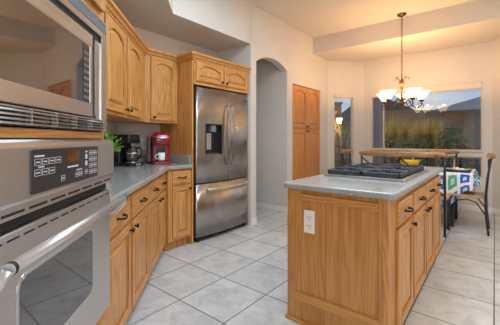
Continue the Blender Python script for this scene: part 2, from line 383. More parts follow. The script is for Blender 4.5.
# ------------------------------------------------------------------ cabinet helpers (local frame: x right, -y towards the room, z up)
def door(name, parent, x0, x1, z0, z1, yf, arch=False, V=OAK, Hm=OAKH, th=.02, st=.052):
    """frame-and-raised-panel door; yf = y of the front face"""
    W, H = x1-x0, z1-z0; m = MB(); st = min(st, W*.2, H*.24)
    yb = yf+th
    m.box(0, W, yf+.015, yb, 0, H)                       # ground
    m.box(0, st, yf, yf+.016, 0, H); m.box(W-st, W, yf, yf+.016, 0, H)
    m.box(st, W-st, yf, yf+.016, 0, st, 1)
    iw = W-2*st; n = 12
    rise = min(.055, H*.2, iw*.2) if arch else 0
    zt = H-st-rise
    def top(u):                                         # lower edge of the top rail, u in 0..1
        if not arch: return zt
        return zt+rise*(1-(2*u-1)**2)
    for i in range(n):
        u0, u1 = i/n, (i+1)/n
        m.prism([(st+iw*u0, top(u0)), (st+iw*u1, top(u1)), (st+iw*u1, H), (st+iw*u0, H)], yf, yf+.016, 'y', 1)
    g, bv = .007, .026
    def outline(ins):
        pts = [(st+ins, st+ins), (W-st-ins, st+ins)]
        for i in range(n+1):
            u = 1-i/n; x = st+ins+(iw-2*ins)*u
            pts.append((x, top((x-st)/iw)-ins))
        return pts
    m.loft([[(x, yf+.0152, z) for x, z in outline(g)], [(x, yf+.003, z) for x, z in outline(g+bv)]])
    bmesh.ops.remove_doubles(m.bm, verts=m.bm.verts, dist=1e-6)
    o = m.build(name, [V, Hm], parent, .0025, 1); o.location = (x0, 0, z0); return o
def drawer(parent, x0, x1, z0, z1, yf, V=OAKH):
    m = MB(); W, H = x1-x0, z1-z0; c = .012
    m.loft([[(0, yf+.02, 0), (W, yf+.02, 0), (W, yf+.02, H), (0, yf+.02, H)], [(0, yf+.006, 0), (W, yf+.006, 0), (W, yf+.006, H), (0, yf+.006, H)],
            [(c, yf, c), (W-c, yf, c), (W-c, yf, H-c), (c, yf, H-c)]])
    o = m.build('drawer', V, parent); o.location = (x0, 0, z0); return o
def knob(parent, x, z, yf):
    m = MB(); n = 12
    rings = []
    for r, d in ((.006, 0), (.005, .012), (.013, .016), (.0155, .022), (.012, .028), (.002, .030)):
        rings.append([(x+r*math.cos(2*PI*k/n), yf-d, z+r*math.sin(2*PI*k/n)) for k in range(n)])
    m.loft(rings, smooth=True); return m.build('knob', KNOB, parent)
def pull(parent, x, z, yf, w=.095):
    m = MB(); h = w/2
    m.tube([(x-h, yf, z), (x-h, yf-.012, z), (x-h*.75, yf-.026, z-.002), (x-h*.3, yf-.031, z-.006), (x, yf-.032, z-.007), (x+h*.3, yf-.031, z-.006), (x+h*.75, yf-.026, z-.002), (x+h, yf-.012, z), (x+h, yf, z)], [.007, .0065, .006, .006, .0065, .006, .006, .0065, .007], 8)
    m.ball((x-h, yf-.003, z), .009, 6); m.ball((x+h, yf-.003, z), .009, 6)
    return m.build('pull_handle', KNOB, parent)
def carcass(parent, x0, x1, y0, y1, z0, z1, toe=0.0, V=OAK, name='body'):
    m = MB().box(x0, x1, y0, y1, z0+toe, z1)
    if toe: m.box(x0+.002, x1-.002, y0+.07, y1, z0, z0+toe)
    return m.build(name, V, parent, .002, 1)

# ---- base cabinets along the oven run (local x = s, local y = -d)
YF = .545
def base_unit(label, s0, s1, cols, knobs):
    t = thing('base_cabinet', label, 'cabinet', LA(s0, -YF), AROT)
    W = s1-s0
    carcass(t, 0, W, .018, .57, 0, .868, .10)
    for (a, b), ks in zip(cols, knobs):
        dr = drawer(t, a-s0, b-s0, .69, .845, 0); pull(dr, (b-a)/2, .078, 0)
        do = door('door', t, a-s0, b-s0, .118, .672, 0)
        kx = (b-a)-.028 if ks == 'r' else .028
        knob(do, kx, .52, 0)
    return t
base_unit('oak base cabinet right beside the wall oven, with two drawers over two doors', 1.505, 2.45, [(1.53, 1.952), (1.998, 2.435)], 'rl')
base_unit('oak base cabinet with two narrow drawers, next to the bend of the worktop', 2.455, 3.245, [(2.47, 2.845), (2.89, 3.20)], 'rl')
# base cabinet beside the fridge
t = thing('base_cabinet', 'narrow oak base cabinet with one drawer over one door, beside the refrigerator', 'cabinet', LB(1.93, -2.67), BROT)
bc = MB(); bc.box(0, .315, .018, .60, .10, .868).box(.002, .315, .09, .60, 0, .10); bc.build('body', OAK, t, .002, 1)
dr = drawer(t, .052, .297, .705, .85, 0); pull(dr, .1225, .078, 0)
do = door('door', t, .052, .297, .135, .685, 0); knob(do, .245-.024, .515, 0)
# corner filler hides the mitre between the two base runs: part of this unit
MB().prism([(-.005, .004), (.05, .016), (.02, .3), (-.12, .3)], .10, .868).build('corner_stile', OAK, t)

# ---- worktop of the oven run
wt = MB()
fa = LA(1.503, -.518)[:2]; fc = (-2.655, -.518/R2+2.655); 
wt.prism([fa, fc, (-2.655, 2.248), (XB+.003, 2.248), (XB+.003, cornerAB[1]+.004), LA(1.503, DA+.003)[:2]], .872, .914)
o = wt.build('worktop', STONE, None, .012, 3); tag(o, 'L-shaped grey speckled worktop running from the oven to the refrigerator', 'worktop')
bs = MB(); q0 = LA(1.503, DA+.003)[:2]; q1 = LA(1.503, DA+.023)[:2]; qc = (XB+.003, (DA+.003)/R2-(XB+.003)); qd = (XB+.023, (DA+.023)/R2-(XB+.023))
bs.prism([q0, q1, qd, qc], .914, 1.015); bs.prism([qc, qd, (XB+.023, 2.246), (XB+.003, 2.246)], .914, 1.015); bs.prism([(XB+.023, 2.226), (-2.69, 2.226), (-2.69, 2.246), (XB+.023, 2.246)], .914, 1.015)
bs.build('backsplash', STONE, o, .003, 1)

# ---- upper cabinets
t = thing('upper_cabinet', 'oak wall cabinet with arched doors above the plant, next to the microwave', 'cabinet', LA(1.52, -.78, 1.385), AROT)
MB().prism([(0, .018), (1.846, .018), (1.846, .02), (1.95, .357), (0, .357)], 0, .735).build('body', OAK, t, .002, 1)
for a, b, k in ((1.55, 2.15, 'l'), (2.195, 2.655, 'r'), (2.71, 3.16, 'l')):
    do = door('door', t, a-1.52, b-1.52, .03, .705, 0, True); knob(do, (b-a)-.03 if k == 'r' else .03, .035, 0)
t = thing('upper_cabinet', 'oak wall cabinet with one arched door above the red pod brewer', 'cabinet', LB(1.814, -2.925, 1.385), BROT)
MB().prism([(-.008, .02), (.434, .02), (.434, .37), (-.118, .37)], 0, .735).build('body', OAK, t, .002, 1)
do = door('door', t, .07, .40, .03, .725, 0, True); knob(do, .03, .03, 0)
# ---- refrigerator surround
t = thing('refrigerator_surround', 'tall oak refrigerator surround with side panel and two small arched doors over the fridge', 'cabinet', LB(2.25, -2.65), BROT)
MB().box(0, .022, .03, .645, 0, 2.12).build('side_panel', OAK, t, .002, 1)
MB().box(.022, 1.008, .018, .645, 1.832, 2.12).build('body', OAKH, t, .002, 1)
do = door('door', t, .04, .482, 1.875, 2.105, 0, True, st=.045); knob(do, .442-.03, .03, 0)
do = door('door', t, .505, .948, 1.875, 2.105, 0, True, st=.045); knob(do, .03, .03, 0)
MB().box(.988, 1.008, .03, .645, 0, 1.832).build('side_panel', OAK, t, .002, 1)
# ---- crown moulding along all wall cabinets
def sweep(path, prof):
    P = [Vector((*p, 0)) for p in path]; rings = []
    for i, p in enumerate(P):
        ns = []
        if i > 0: d = (P[i]-P[i-1]).normalized(); ns.append(Vector((d.y, -d.x, 0)))
        if i < len(P)-1: d = (P[i+1]-P[i]).normalized(); ns.append(Vector((d.y, -d.x, 0)))
        n = ns[0] if len(ns) == 1 else (ns[0]+ns[1])/(1+ns[0].dot(ns[1]))
        rings.append([p+n*o+Vector((0, 0, z)) for o, z in prof])
    return MB().loft(rings)
kA = LA(1.52, -.80)[:2]; kC = (-2.945, -.80/R2+2.945)
cp = [(-.01, 2.112), (.008, 2.112), (.010, 2.124), (.022, 2.134), (.030, 2.152), (.046, 2.166), (.048, 2.188), (-.01, 2.19)]
o = sweep([kA, kC, (-2.945, 2.248), (-2.668, 2.248), (-2.668, 3.258)], cp).build('crown_molding', OAKH)
tag(o, 'stepped oak crown molding running along the tops of all the wall cabinets', 'molding')

# ---- oven tower
t = thing('oven_cabinet', 'tall oak cabinet housing the wall oven and the built-in microwave', 'cabinet', LA(.60, -YF), AROT)
tw = MB()
tw.box(0, .022, 0, .59, 0, 2.115).box(.878, .90, 0, .59, .0, 2.115)
tw.box(.022, .878, .575, .59, 0, 2.115)
tw.box(.022, .878, 0, .57, 2.085, 2.115).box(.022, .878, .02, .57, .395, .41)
tw.box(.022, .878, 0, .57, 1.203, 1.232, 0)
tw.box(.022, .878, .0, .57, 1.745, 1.80)
tw.box(.022, .878, .07, .57, 0, .10)
tw.box(.022, .878, .0, .02, .38, .41)
tw.build('body', [OAKH], t, .002, 1)
for a, b, k in ((.03, .44, 'r'), (.46, .87, 'l')):
    do = door('door', t, a, b, 1.79, 2.095, -.02, False); knob(do, (b-a)-.03 if k == 'r' else .03, .03, -.02)
dr = drawer(t, .03, .885, .115, .385, -.02); pull(dr, .43, .14, -.02)

# ---- wall oven (local x = s - .64)
ov = thing('built_in_oven', 'stainless steel wall oven with black control panel, dark window and bar handle', 'oven', LA(.64, -.545, .412), AROT)
Z = lambda z: z-.412
MB().box(0, .835, 0.0, .50, Z(.415), Z(1.19)).build('body', STEEL, ov, .002, 1)
# control fascia
prof = [(0, Z(1.035)), (-.045, Z(1.035)), (-.050, Z(1.045)), (-.050, Z(1.178)), (-.046, Z(1.192)), (-.034, Z(1.199)), (0, Z(1.199))]
MB().loft([[(x, y, z) for y, z in prof] for x in (-.005, .845)]).build('control_fascia', STEEL, ov)
def rrect(x0, x1, z0, z1, r, n=5):
    pts = []
    for cx, cz, a in ((x1-r, z0+r, -PI/2), (x1-r, z1-r, 0), (x0+r, z1-r, PI/2), (x0+r, z0+r, PI)):
        for i in range(n+1): pts.append((cx+r*math.cos(a+PI/2*i/n), cz+r*math.sin(a+PI/2*i/n)))
    return pts
cpn = MB().prism(rrect(.212, .648, Z(1.052), Z(1.172), .008), -.0535, -.049, 'y').build('control_panel', PANEL, ov)
def key(x, z, w_, h_, bar=True):
    kb = MB(); t_ = .0012; y0, y1 = -.0546, -.0532
    kb.box(x-w_/2, x+w_/2, y0, y1, z+h_/2-t_, z+h_/2).box(x-w_/2, x+w_/2, y0, y1, z-h_/2, z-h_/2+t_).box(x-w_/2, x-w_/2+t_, y0, y1, z-h_/2, z+h_/2).box(x+w_/2-t_, x+w_/2, y0, y1, z-h_/2, z+h_/2)
    kb.box(x-w_*.5+t_, x+w_*.5-t_, y0+.0006, y1, z-h_*.5+t_, z+h_*.5-t_, 1)
    if bar: kb.box(x-w_*.3, x+w_*.3, y0, y1, z-.0018, z+.0018)
    kb.build('key', [PRINT, PANEL], cpn)
for i in range(4): key(.238+i*.035, Z(1.137), .030, .018)
for i in range(3): key(.238+i*.035, Z(1.108), .030, .018)
key(.372, Z(1.077), .022, .018); key(.468, Z(1.078), .024, .016); key(.495, Z(1.078), .024, .016); key(.540, Z(1.080), .024, .016)
for r_ in range(4):
    for c_ in range(3): key(.575+c_*.025, Z(1.148-r_*.024), .020, .017, True)
for lx0, lx1, lz0, lz1 in ((.222, .268, 1.151, 1.156), (.240, .268, 1.121, 1.125), (.400, .475, 1.106, 1.111), (.462, .505, 1.092, 1.0955), (.532, .548, 1.128, 1.145), (.532, .548, 1.103, 1.120), (.533, .547, 1.151, 1.157)):
    MB().box(lx0, lx1, -.0546, -.0532, Z(lz0), Z(lz1)).build('key_legend', PRINT, cpn)
MB().prism(rrect(.398, .482, Z(1.124), Z(1.163), .004), -.0545, -.053, 'y').build('display', DISPLAY, cpn)
# vent lip under the fascia
MB().box(-.003, .843, -.042, 0, Z(1.003), Z(1.0345)).build('vent_strip', STEEL, ov, .002, 1)
sl = MB()
for i in range(8): sl.box(.01+i*.105, .095+i*.105, -.0428, -.0415, Z(1.013), Z(1.020))
sl.build('vent_slot', DARK, ov)
MB().box(.005, .83, -.02, .0, Z(.972), Z(1.002)).build('door_gap', DARK, ov)
# door with window
dm = MB(); dm.box(-.003, .843, -.035, -.001, Z(.42), Z(.968))
od = dm.build('oven_door', STEEL, ov, .004, 2)
wp = rrect(.19, .64, Z(.588), Z(.838), .03, 6)
MB().prism(rrect(.182, .648, Z(.580), Z(.846), .036, 6), -.0365, -.034, 'y').build('window_trim', SATIN, od)
MB().prism(wp, -.0375, -.033, 'y').build('door_window', GLASSB, od)
sl = MB()
for i in range(13): sl.box(.02+i*.063, .066+i*.063, -.0358, -.0345, Z(.948), Z(.953))
sl.build('door_vent_slot', DARK, od)
hb = MB(); hz = Z(.937); hy = -.125
hb.tube([(.008, hy, hz), (.768, hy, hz)], .0135, 14)
hd = hb.build('bar_handle', SATIN, od)
for x, o_ in ((.010, -1), (.766, 1)):
    MB().tube([(x, hy, hz), (x+o_*.016, hy+.012, hz-.030), (x+o_*.040, hy+.055, hz-.075), (x+o_*.050, -.034, hz-.094)], [.0130, .0105, .009, .011], 10).build('handle_bracket', SATIN, hd)
    MB().tube([(x-o_*.012, hy, hz), (x-o_*.003, hy, hz)], .0146, 14).build('handle_ring', PLAST, hd)

# ---- microwave with trim kit
mw = thing('microwave', 'built-in stainless microwave with dark glass door and louvred vent above the oven', 'microwave', LA(.62, -.545, 1.234), AROT)
Z = lambda z: z-1.234
MB().box(.004, .856, .001, .45, Z(1.236), Z(1.743)).build('body', PANEL, mw)
# trim frame
tr = MB()
tr.box(.81, .872, -.016, 0, Z(1.286), Z(1.675)).box(.755, .81, -.010, 0, Z(1.286), Z(1.634))
tr.box(-.01, .872, -.016, 0, Z(1.664), Z(1.692))
tr.box(-.01, .872, -.016, 0, Z(1.733), Z(1.745))
tr.build('trim_frame', STEEL, mw, .002, 1)
vg = MB()
for i in range(5): vg.box(-.01, .866, -.018+.001*i, -.002, Z(1.692+i*.0083), Z(1.6975+i*.0083))
vg.build('upper_vent', GREYV, mw)
lv = MB()
for i in range(4):
    z = Z(1.239+i*.0115); lv.prism([(-.022, z), (-.016, z+.006), (-.002, z+.008), (-.002, z+.002)], -.01, .866, 'x')
lv.box(-.01, .866, -.016, -.004, Z(1.2835), Z(1.288))
for i in range(7): lv.box(.02+i*.135, .027+i*.135, -.019, -.002, Z(1.239), Z(1.284))
lv.build('louver_vent', STEEL, mw)
dm = MB()
x0, x1, z0, z1 = -.005, .70, Z(1.293), Z(1.632)
md = dm.box(x0, x1, -.022, -.001, z0, Z(1.347)).box(x0, x1, -.022, -.001, Z(1.578), z1).box(x0, .05, -.022, -.001, Z(1.347), Z(1.578)).box(.672, x1, -.022, -.001, Z(1.347), Z(1.578)).build('microwave_door', STEEL, mw, .003, 2)
MB().box(.05, .672, -.020, -.004, Z(1.347), Z(1.578)).build('door_window', MGLASS, md)
kp = MB().box(.612, .668, -.0212, -.0198, Z(1.352), Z(1.573)).build('keypad', PANEL, md)
kb = MB()
for r_ in range(8):
    for c_ in range(2): kb.box(.620+c_*.023, .637+c_*.023, -.0222, -.0210, Z(1.362+r_*.025), Z(1.373+r_*.025))
kb.build('keypad_button', simple('grey_key', (.16, .165, .175), .5), kp)
MB().box(-.005, .80, -.006, -.0005, Z(1.634), Z(1.664)).build('door_shadow_gap', DARK, mw)
MB().box(.712, .752, -.013, -.004, Z(1.289), Z(1.303)).build('door_hinge', PLAST, mw)

# ------------------------------------------------------------------ refrigerator (local x = Y, y = -X)
fr = thing('refrigerator', 'stainless french-door refrigerator with water dispenser and bottom freezer drawer', 'refrigerator', LB(2.295, -2.66), BROT)
FW = .935
MB().box(.008, FW-.008, .06, .60, .05, 1.79).build('body', FRSIDE, fr, .004, 2)
def curve(x): u = (x-FW/2)/(FW/2); return -.042*(1-u*u)
def fdoor(name, x0, x1, z0, z1, hole=None):
    m = MB(); n = 18; r = .012
    xs = [x0+(x1-x0)*i/n for i in range(n+1)]
    if hole: xs = sorted(set([x for x in xs if not (abs(x-hole[0]) < .012 or abs(x-hole[1]) < .012)]+[hole[0], hole[1]]))
    zs = [z0, z1] if not hole else [z0, hole[2], hole[3], z1]
    def fy(x):
        e = min(x-x0, x1-x); k = 0 if e > r else r-math.sqrt(max(0, r*r-(r-e)**2))
        return curve(x)+k
    xs = sorted(set(xs+[x0+r*.3, x1-r*.3, x0+r, x1-r]))
    G = [[m.bm.verts.new((x, fy(x), z)) for z in zs] for x in xs]
    for i in range(len(xs)-1):
        for j in range(len(zs)-1):
            if hole and hole[0]-1e-6 <= xs[i] and xs[i+1] <= hole[1]+1e-6 and j == 1: continue
            f = m.bm.faces.new((G[i][j], G[i+1][j], G[i+1][j+1], G[i][j+1])); f.smooth = True
    B = [[m.bm.verts.new((x, .056, z)) for z in (z0, z1)] for x in xs]
    for i in range(len(xs)-1):
        m.bm.faces.new((G[i][0], G[i+1][0], B[i+1][0], B[i][0])); m.bm.faces.new((G[i][-1], G[i+1][-1], B[i+1][1], B[i][1])); m.bm.faces.new((B[i][0], B[i+1][0], B[i+1][1], B[i][1]))
    m.bm.faces.new([*G[0], B[0][1], B[0][0]]); m.bm.faces.new([*G[-1], B[-1][1], B[-1][0]])
    return m.build(name, STEELV, fr)
DH = (.135, .375, 1.015, 1.372)
ld = fdoor('left_door', 0, .497, .690, 1.80, DH)
rd = fdoor('right_door', .503, FW, .690, 1.80)
fd = fdoor('freezer_drawer', 0, FW, .065, .675)
# dispenser: framed recess
dx0, dx1, dz0, dz1 = DH
dp = MB(); yb = .03
def quad(mb, *p): mb.bm.faces.new([mb.bm.verts.new(v) for v in p])
ya, yc = curve(dx0), curve(dx1)
quad(dp, (dx0, ya, dz0), (dx1, yc, dz0), (dx1, yb, dz0+.02), (dx0, yb, dz0+.02)); quad(dp, (dx0, ya, dz1), (dx1, yc, dz1), (dx1, yb, dz1), (dx0, yb, dz1))
quad(dp, (dx0, ya, dz0), (dx0, ya, dz1), (dx0, yb, dz1), (dx0, yb, dz0)); quad(dp, (dx1, yc, dz0), (dx1, yc, dz1), (dx1, yb, dz1), (dx1, yb, dz0)); quad(dp, (dx0, yb, dz0), (dx1, yb, dz0), (dx1, yb, dz1), (dx0, yb, dz1))
bz = .022
for (qa, qb, za, zb) in ((dx0-bz*.2, dx1+bz*.2, dz1-.004, dz1+.012), (dx0-.010, dx0+.004, dz0, dz1+.012), (dx1-.004, dx1+.010, dz0, dz1+.012)):
    dp.loft([[(qa, curve(qa)-.003, za), (qb, curve(qb)-.003, za), (qb, curve(qb)+.01, za), (qa, curve(qa)+.01, za)], [(qa, curve(qa)-.003, zb), (qb, curve(qb)-.003, zb), (qb, curve(qb)+.01, zb), (qa, curve(qa)+.01, zb)]])
ds = dp.build('dispenser', PLAST, ld)
MB().box(dx0+.085, dx1-.075, -.022, .03, dz1-.085, dz1-.002).build('dispenser_nozzle', simple('grey_gloss', (.22, .24, .26), .25, .4), ds, .006, 2)
MB().box(dx0+.035, dx0+.115, .010, .026, dz0+.06, dz1-.10).build('dispenser_paddle', STEEL, ds, .006, 2)
MB().box(dx0+.01, dx1-.01, -.02, .03, dz0+.002, dz0+.014).build('drip_tray', simple('tray_grey', (.1, .1, .11), .4), ds)
# handles
HSTEEL = steel('handle_steel', 2, (.30, .295, .29), .2)
def fhandle(x, par):
    pts = []; y0 = curve(x)
    for i in range(17):
        u = i/16; z = .885+u*(1.63-.885); b = math.sin(PI*u)
        pts.append((x, y0-.012-.05*b**.6, z))
    pts = [(x, y0+.005, .885)]+pts+[(x, y0+.005, 1.63)]
    m = MB(); rings = []
    for i, p in enumerate(pts):
        a, c = .011, .008
        d = (Vector(pts[min(i+1, len(pts)-1)])-Vector(pts[max(i-1, 0)])).normalized(); nn = Vector((0, -d.z, d.y))
        rings.append([Vector(p)+Vector((math.cos(2*PI*k/10)*a, 0, 0))+nn*math.sin(2*PI*k/10)*c for k in range(10)])
    m.loft(rings, smooth=True); return m.build('door_handle', HSTEEL, par)
fhandle(.462, ld); fhandle(.540, rd)
m = MB(); pts = []
for i in range(21):
    u = i/20; x = .155+u*(.905-.155); pts.append((x, curve(x)-.012-.03*math.sin(PI*u)**.45, .607))
pts = [(.155, curve(.155)+.005, .607)]+pts+[(.905, curve(.905)+.005, .607)]
m.tube(pts, .011, 10); m.build('drawer_handle', SATIN, fd)
MB().box(.86, .89, curve(.875)-.003, curve(.875)+.01, 1.735, 1.762).build('badge', simple('badge_grey', (.25, .25, .26), .3, .6), rd, .004, 2)
for x in (.02, FW-.06): MB().box(x, x+.04, .02, .09, 1.80, 1.815).build('hinge_cap', FRSIDE, fr, .004, 2)
MB().box(.03, FW-.03, .03, .5, .012, .062).build('kick_grille', DARK, fr)
for x in (.05, FW-.05): MB().lathe([(.018, 0), (.02, .012), (.012, .02), (.012, .05)], (x, .03, 0), 12, True).build('foot', PLAST, fr)

# ------------------------------------------------------------------ pantry
t = thing('pantry_cabinet', 'tall four-door oak pantry cabinet built into the wall beyond the arch', 'cabinet', LB(4.395, -2.645), BROT)
MB().box(0, 1.02, .02, .55, .0, 2.135).build('body', OAKP, t, .002, 1)
for a, b, k in ((.01, .497, 'r'), (.507, 1.01, 'l')):
    do = door('upper_door', t, a, b, 1.40, 2.125, 0, True, OAKP, OAKP, st=.06); knob(do, (b-a)-.03 if k == 'r' else .03, .03, 0)
    do = door('lower_door', t, a, b, .09, 1.375, 0, False, OAKP, OAKP, st=.06); knob(do, (b-a)-.03 if k == 'r' else .03, 1.255, 0)

# ------------------------------------------------------------------ island
isl = thing('island_cabinet', 'oak island cabinet with panelled end and four drawers over four doors', 'cabinet', (-1.085, 1.735, 0), 0)
IW, IL = .645, 1.845
m = MB().box(.0, IW, .012, IL, .10, .872).box(.03, IW-.075, .03, IL-.03, 0, .10); m.build('body', OAKE, isl, .002, 1)
# end panel facing the oven
ep = MB()
ep.box(0, .10, 0, .012, .02, .872); ep.box(.585, .607, 0, .012, .02, .872)
ep.box(.0, IW-.05, .0085, .0125, .02, .872)
e = ep.build('end_panel', OAKE, isl, .002, 1)
ra = MB(); ra.box(.10, .585, -.012, .010, .80, .848)
ra.build('upper_rail', OAKEH, e, .006, 2)
ra = MB(); ra.box(.055, .59, -.016, .010, .148, .20)
ra.build('lower_rail', OAKEH, e, .007, 3)
MB().box(.607, IW, -.003, .02, .02, .872).build('corner_post', OAK, isl, .004, 2)
MB().box(-.012, IW+.0, -.014, .03, 0, .022).build('base_shoe', OAKEH, isl, .006, 2)
# long side: doors and drawers, in a frame turned to face +X
sd = bpy.data.objects.new('door_front', None)
def side(parent, fn, *a): return fn(parent, *a)
yoff = 1.735
cols = [(1.865, 2.235, 'r'), (2.285, 2.715, 'r'), (2.76, 3.12, 'l'), (3.165, 3.54, 'r')]
def rot_part(o):
    """turn a part modelled in (x right, -y out) to face +X: local x -> +Y, -y -> +X"""
    x, y, z = o.location
    o.rotation_euler = (0, 0, PI/2); o.location = (IW+.02, x-yoff, z)
    return o
for a, b, k in cols:
    dr = rot_part(drawer(isl, a, b, .70, .838, 0)); pull(dr, (b-a)/2, .069, 0)
    do = rot_part(door('door', isl, a, b, .112, .682, 0)); knob(do, (b-a)-.03 if k == 'r' else .03, .535, 0)
op = MB().prism(rrect(.128, .202, .60, .745, .004), -.005, .0035, 'y').build('outlet_plate', IVORY, e)
sdk = simple('socket_dark', (.2, .19, .18), .5)
for zz in (.645, .70):
    oh = MB()
    for xx in (.156, .174): oh.box(xx-.0025, xx+.0025, -.0056, -.0045, zz-.004, zz+.009)
    oh.ball((.165, -.0045, zz-.014), .004, 6)
    oh.build('socket', sdk, op)
wt = MB().prism(rrect(-1.105, -.402, 1.70, 3.64, .03), .874, .914)
o = wt.build('island_worktop', STONE, None, .014, 4); tag(o, 'grey speckled island worktop with rounded edge under the cooktop', 'worktop')

# ---- cooktop
ck = thing('cooktop', 'black and steel gas cooktop with cast iron grates set in the island worktop', 'cooktop', (-1.045, 2.20, .914), 0)
CW, CL = .585, .93
MB().prism(rrect(0, CW, 0, CL, .012), 0, .014).build('base_plate', steel('cooktop_steel', 1, (.42, .41, .40), .3), ck, .003, 2)
MB().prism(rrect(.02, CW-.03, .03, CL-.03, .02), .014, .017).build('spill_tray', simple('spill_black', (.04, .042, .046), .2), ck)
for j in range(3):
    for i in range(2):
        x0 = .022+i*.268; y0 = .03+j*.294; x1, y1 = x0+.258, y0+.284
        g = MB(); z0, z1 = .030, .050; t_ = .013
        g.box(x0, x1, y0, y0+t_, z0-.008, z1).box(x0, x1, y1-t_, y1, z0-.008, z1).box(x0, x0+t_, y0, y1, z0-.008, z1).box(x1-t_, x1, y0, y1, z0-.008, z1)
        cx, cy = (x0+x1)/2, (y0+y1)/2
        g.box(cx-.005, cx+.005, y0, cy-.03, z0, z1+.004).box(cx-.005, cx+.005, cy+.03, y1, z0, z1+.004).box(x0, cx-.03, cy-.005, cy+.005, z0, z1+.004).box(cx+.03, x1, cy-.005, cy+.005, z0, z1+.004)
        for px in (x0, x1-.02):
            for py in (y0, y1-.02): g.box(px, px+.02, py, py+.02, .014, z0)
        g.build('grate', simple('cast_iron', (.034, .037, .046), .5) if (i, j) == (0, 0) else bpy.data.materials['cast_iron'], ck, .003, 1)
        if j == 1 and i == 1: continue
        MB().lathe([(.001, .028), (.03, .028), (.034, .024), (.034, .014), (.042, .0138)], (cx, cy, 0), 20).build('burner', BLACK, ck)

# ------------------------------------------------------------------ counter things
# coffee maker (faces the room along +n of the oven run roughly towards camera)
def towards(p): return math.atan2(-p[0], p[1])+0  # rotation so local -y faces the camera at the origin
pc = (-3.070, 1.695, .914)
cm = thing('coffee_maker', 'black drip coffee maker with glass carafe standing on the counter', 'coffee maker', pc, math.radians(112))
MB().prism(rrect(-.10, .10, -.13, .13, .03), 0, .035).build('base', PLAST, cm, .006, 2)
MB().prism(rrect(-.10, .10, .03, .13, .02), .035, .27).build('tower', PLAST, cm, .006, 2)
MB().prism(rrect(-.10, .10, -.085, .13, .025), .24, .335).build('brew_head', PLAST, cm, .01, 3)
MB().box(-.035, .035, -.135, -.125, .008, .028).build('control_strip', SATIN, cm, .003, 2)
MB().lathe([(.06, 0), (.062, .008)], (0, -.045, .035), 24, True).build('warming_plate', SATIN, cm)
gl = simple('carafe_glass', (.05, .045, .045), .04, spec=.9)
cfe = MB().lathe([(.05, 0), (.064, .012), (.07, .05), (.062, .10), (.05, .13), (.052, .15)], (0, -.05, .044), 24).build('carafe', gl, cm)
MB().lathe([(.053, .14), (.053, .155), (.02, .165), (.001, .166)], (0, -.05, .044), 24).build('carafe_lid', PLAST, cfe)
MB().tube([(.0, -.10, .19), (.0, -.15, .195), (.0, -.168, .16), (.0, -.158, .10), (.0, -.115, .075)], .010, 8).build('carafe_handle', PLAST, cfe)
MB().lathe([(.064, .085), (.067, .09), (.064, .097)], (0, -.05, .044), 24).build('carafe_band', SATIN, cfe)
# pod brewer
pk = (-3.045, 2.085, .914)
kg = thing('pod_brewer', 'red single-serve pod coffee brewer on the counter beside the oak panel', 'coffee maker', pk, math.radians(62))
MB().prism(rrect(-.095, .095, -.15, .12, .04), 0, .028).build('base', RED, kg, .006, 2)
MB().prism(rrect(-.095, .095, -.01, .12, .03), .028, .24).build('column', RED, kg, .008, 3)
def rr_ring(x0, x1, y0, y1, r, z): return [(x, y, z) for x, y in rrect(x0, x1, y0, y1, r)]
MB().loft([rr_ring(-.085, .085, -.12, .12, .05, .19), rr_ring(-.095, .095, -.135, .12, .05, .215), rr_ring(-.095, .095, -.135, .12, .05, .27), rr_ring(-.085, .085, -.12, .11, .05, .305), rr_ring(-.055, .055, -.08, .08, .04, .325)], smooth=True).build('head', RED, kg)
MB().tube([(-.075, -.12, .275), (-.05, -.15, .268), (0, -.162, .265), (.05, -.15, .268), (.075, -.12, .275)], .011, 8).build('lift_handle', SATIN, kg)
MB().box(-.14, -.098, -.03, .10, .02, .26).build('water_tank', simple('smoke_tank', (.05, .05, .055), .08), kg, .012, 3)
MB().box(-.145, -.096, -.035, .105, .26, .285).build('tank_lid', RED, kg, .01, 3)
MB().prism(rrect(-.06, .06, -.14, -.02, .03), .028, .036).build('drip_tray', PLAST, kg, .002, 1)
MB().box(-.05, .05, -.013, -.0095, .04, .18).build('back_plate', PLAST, kg)
mg = thing('mug', 'white coffee mug on the drip tray of the red pod brewer', 'mug', (pk[0]+.0775, pk[1]-.041, .955), math.radians(62))
MB().lathe([(.001, .002), (.034, .002), (.036, .0), (.038, .01), (.040, .09), (.037, .09), (.035, .012), (.001, .010)], (0, 0, 0), 24).build('cup', PLATE, mg)
MB().tube([(-.037, 0, .072), (-.060, -.004, .07), (-.068, -.005, .045), (-.058, -.004, .022), (-.036, 0, .02)], .0055, 8).build('mug_handle', PLATE, mg)
# outlet on the wall between them
kg.scale = (1.1, 1.05, 1.13)
op = thing('wall_outlet', 'white double outlet plate on the wall between coffee maker and pod brewer', 'outlet', LB(2.05, XB+.001, 1.145), BROT)
MB().box(-.07, .06, -.006, 0, -.065, .065).build('plate', simple('white_plate', (.90, .91, .92), .4), op, .003, 2)
for x in (-.028, .028): MB().box(x-.017, x+.017, -.009, -.005, -.034, .034).build('receptacle', PLATE, op, .002, 1)
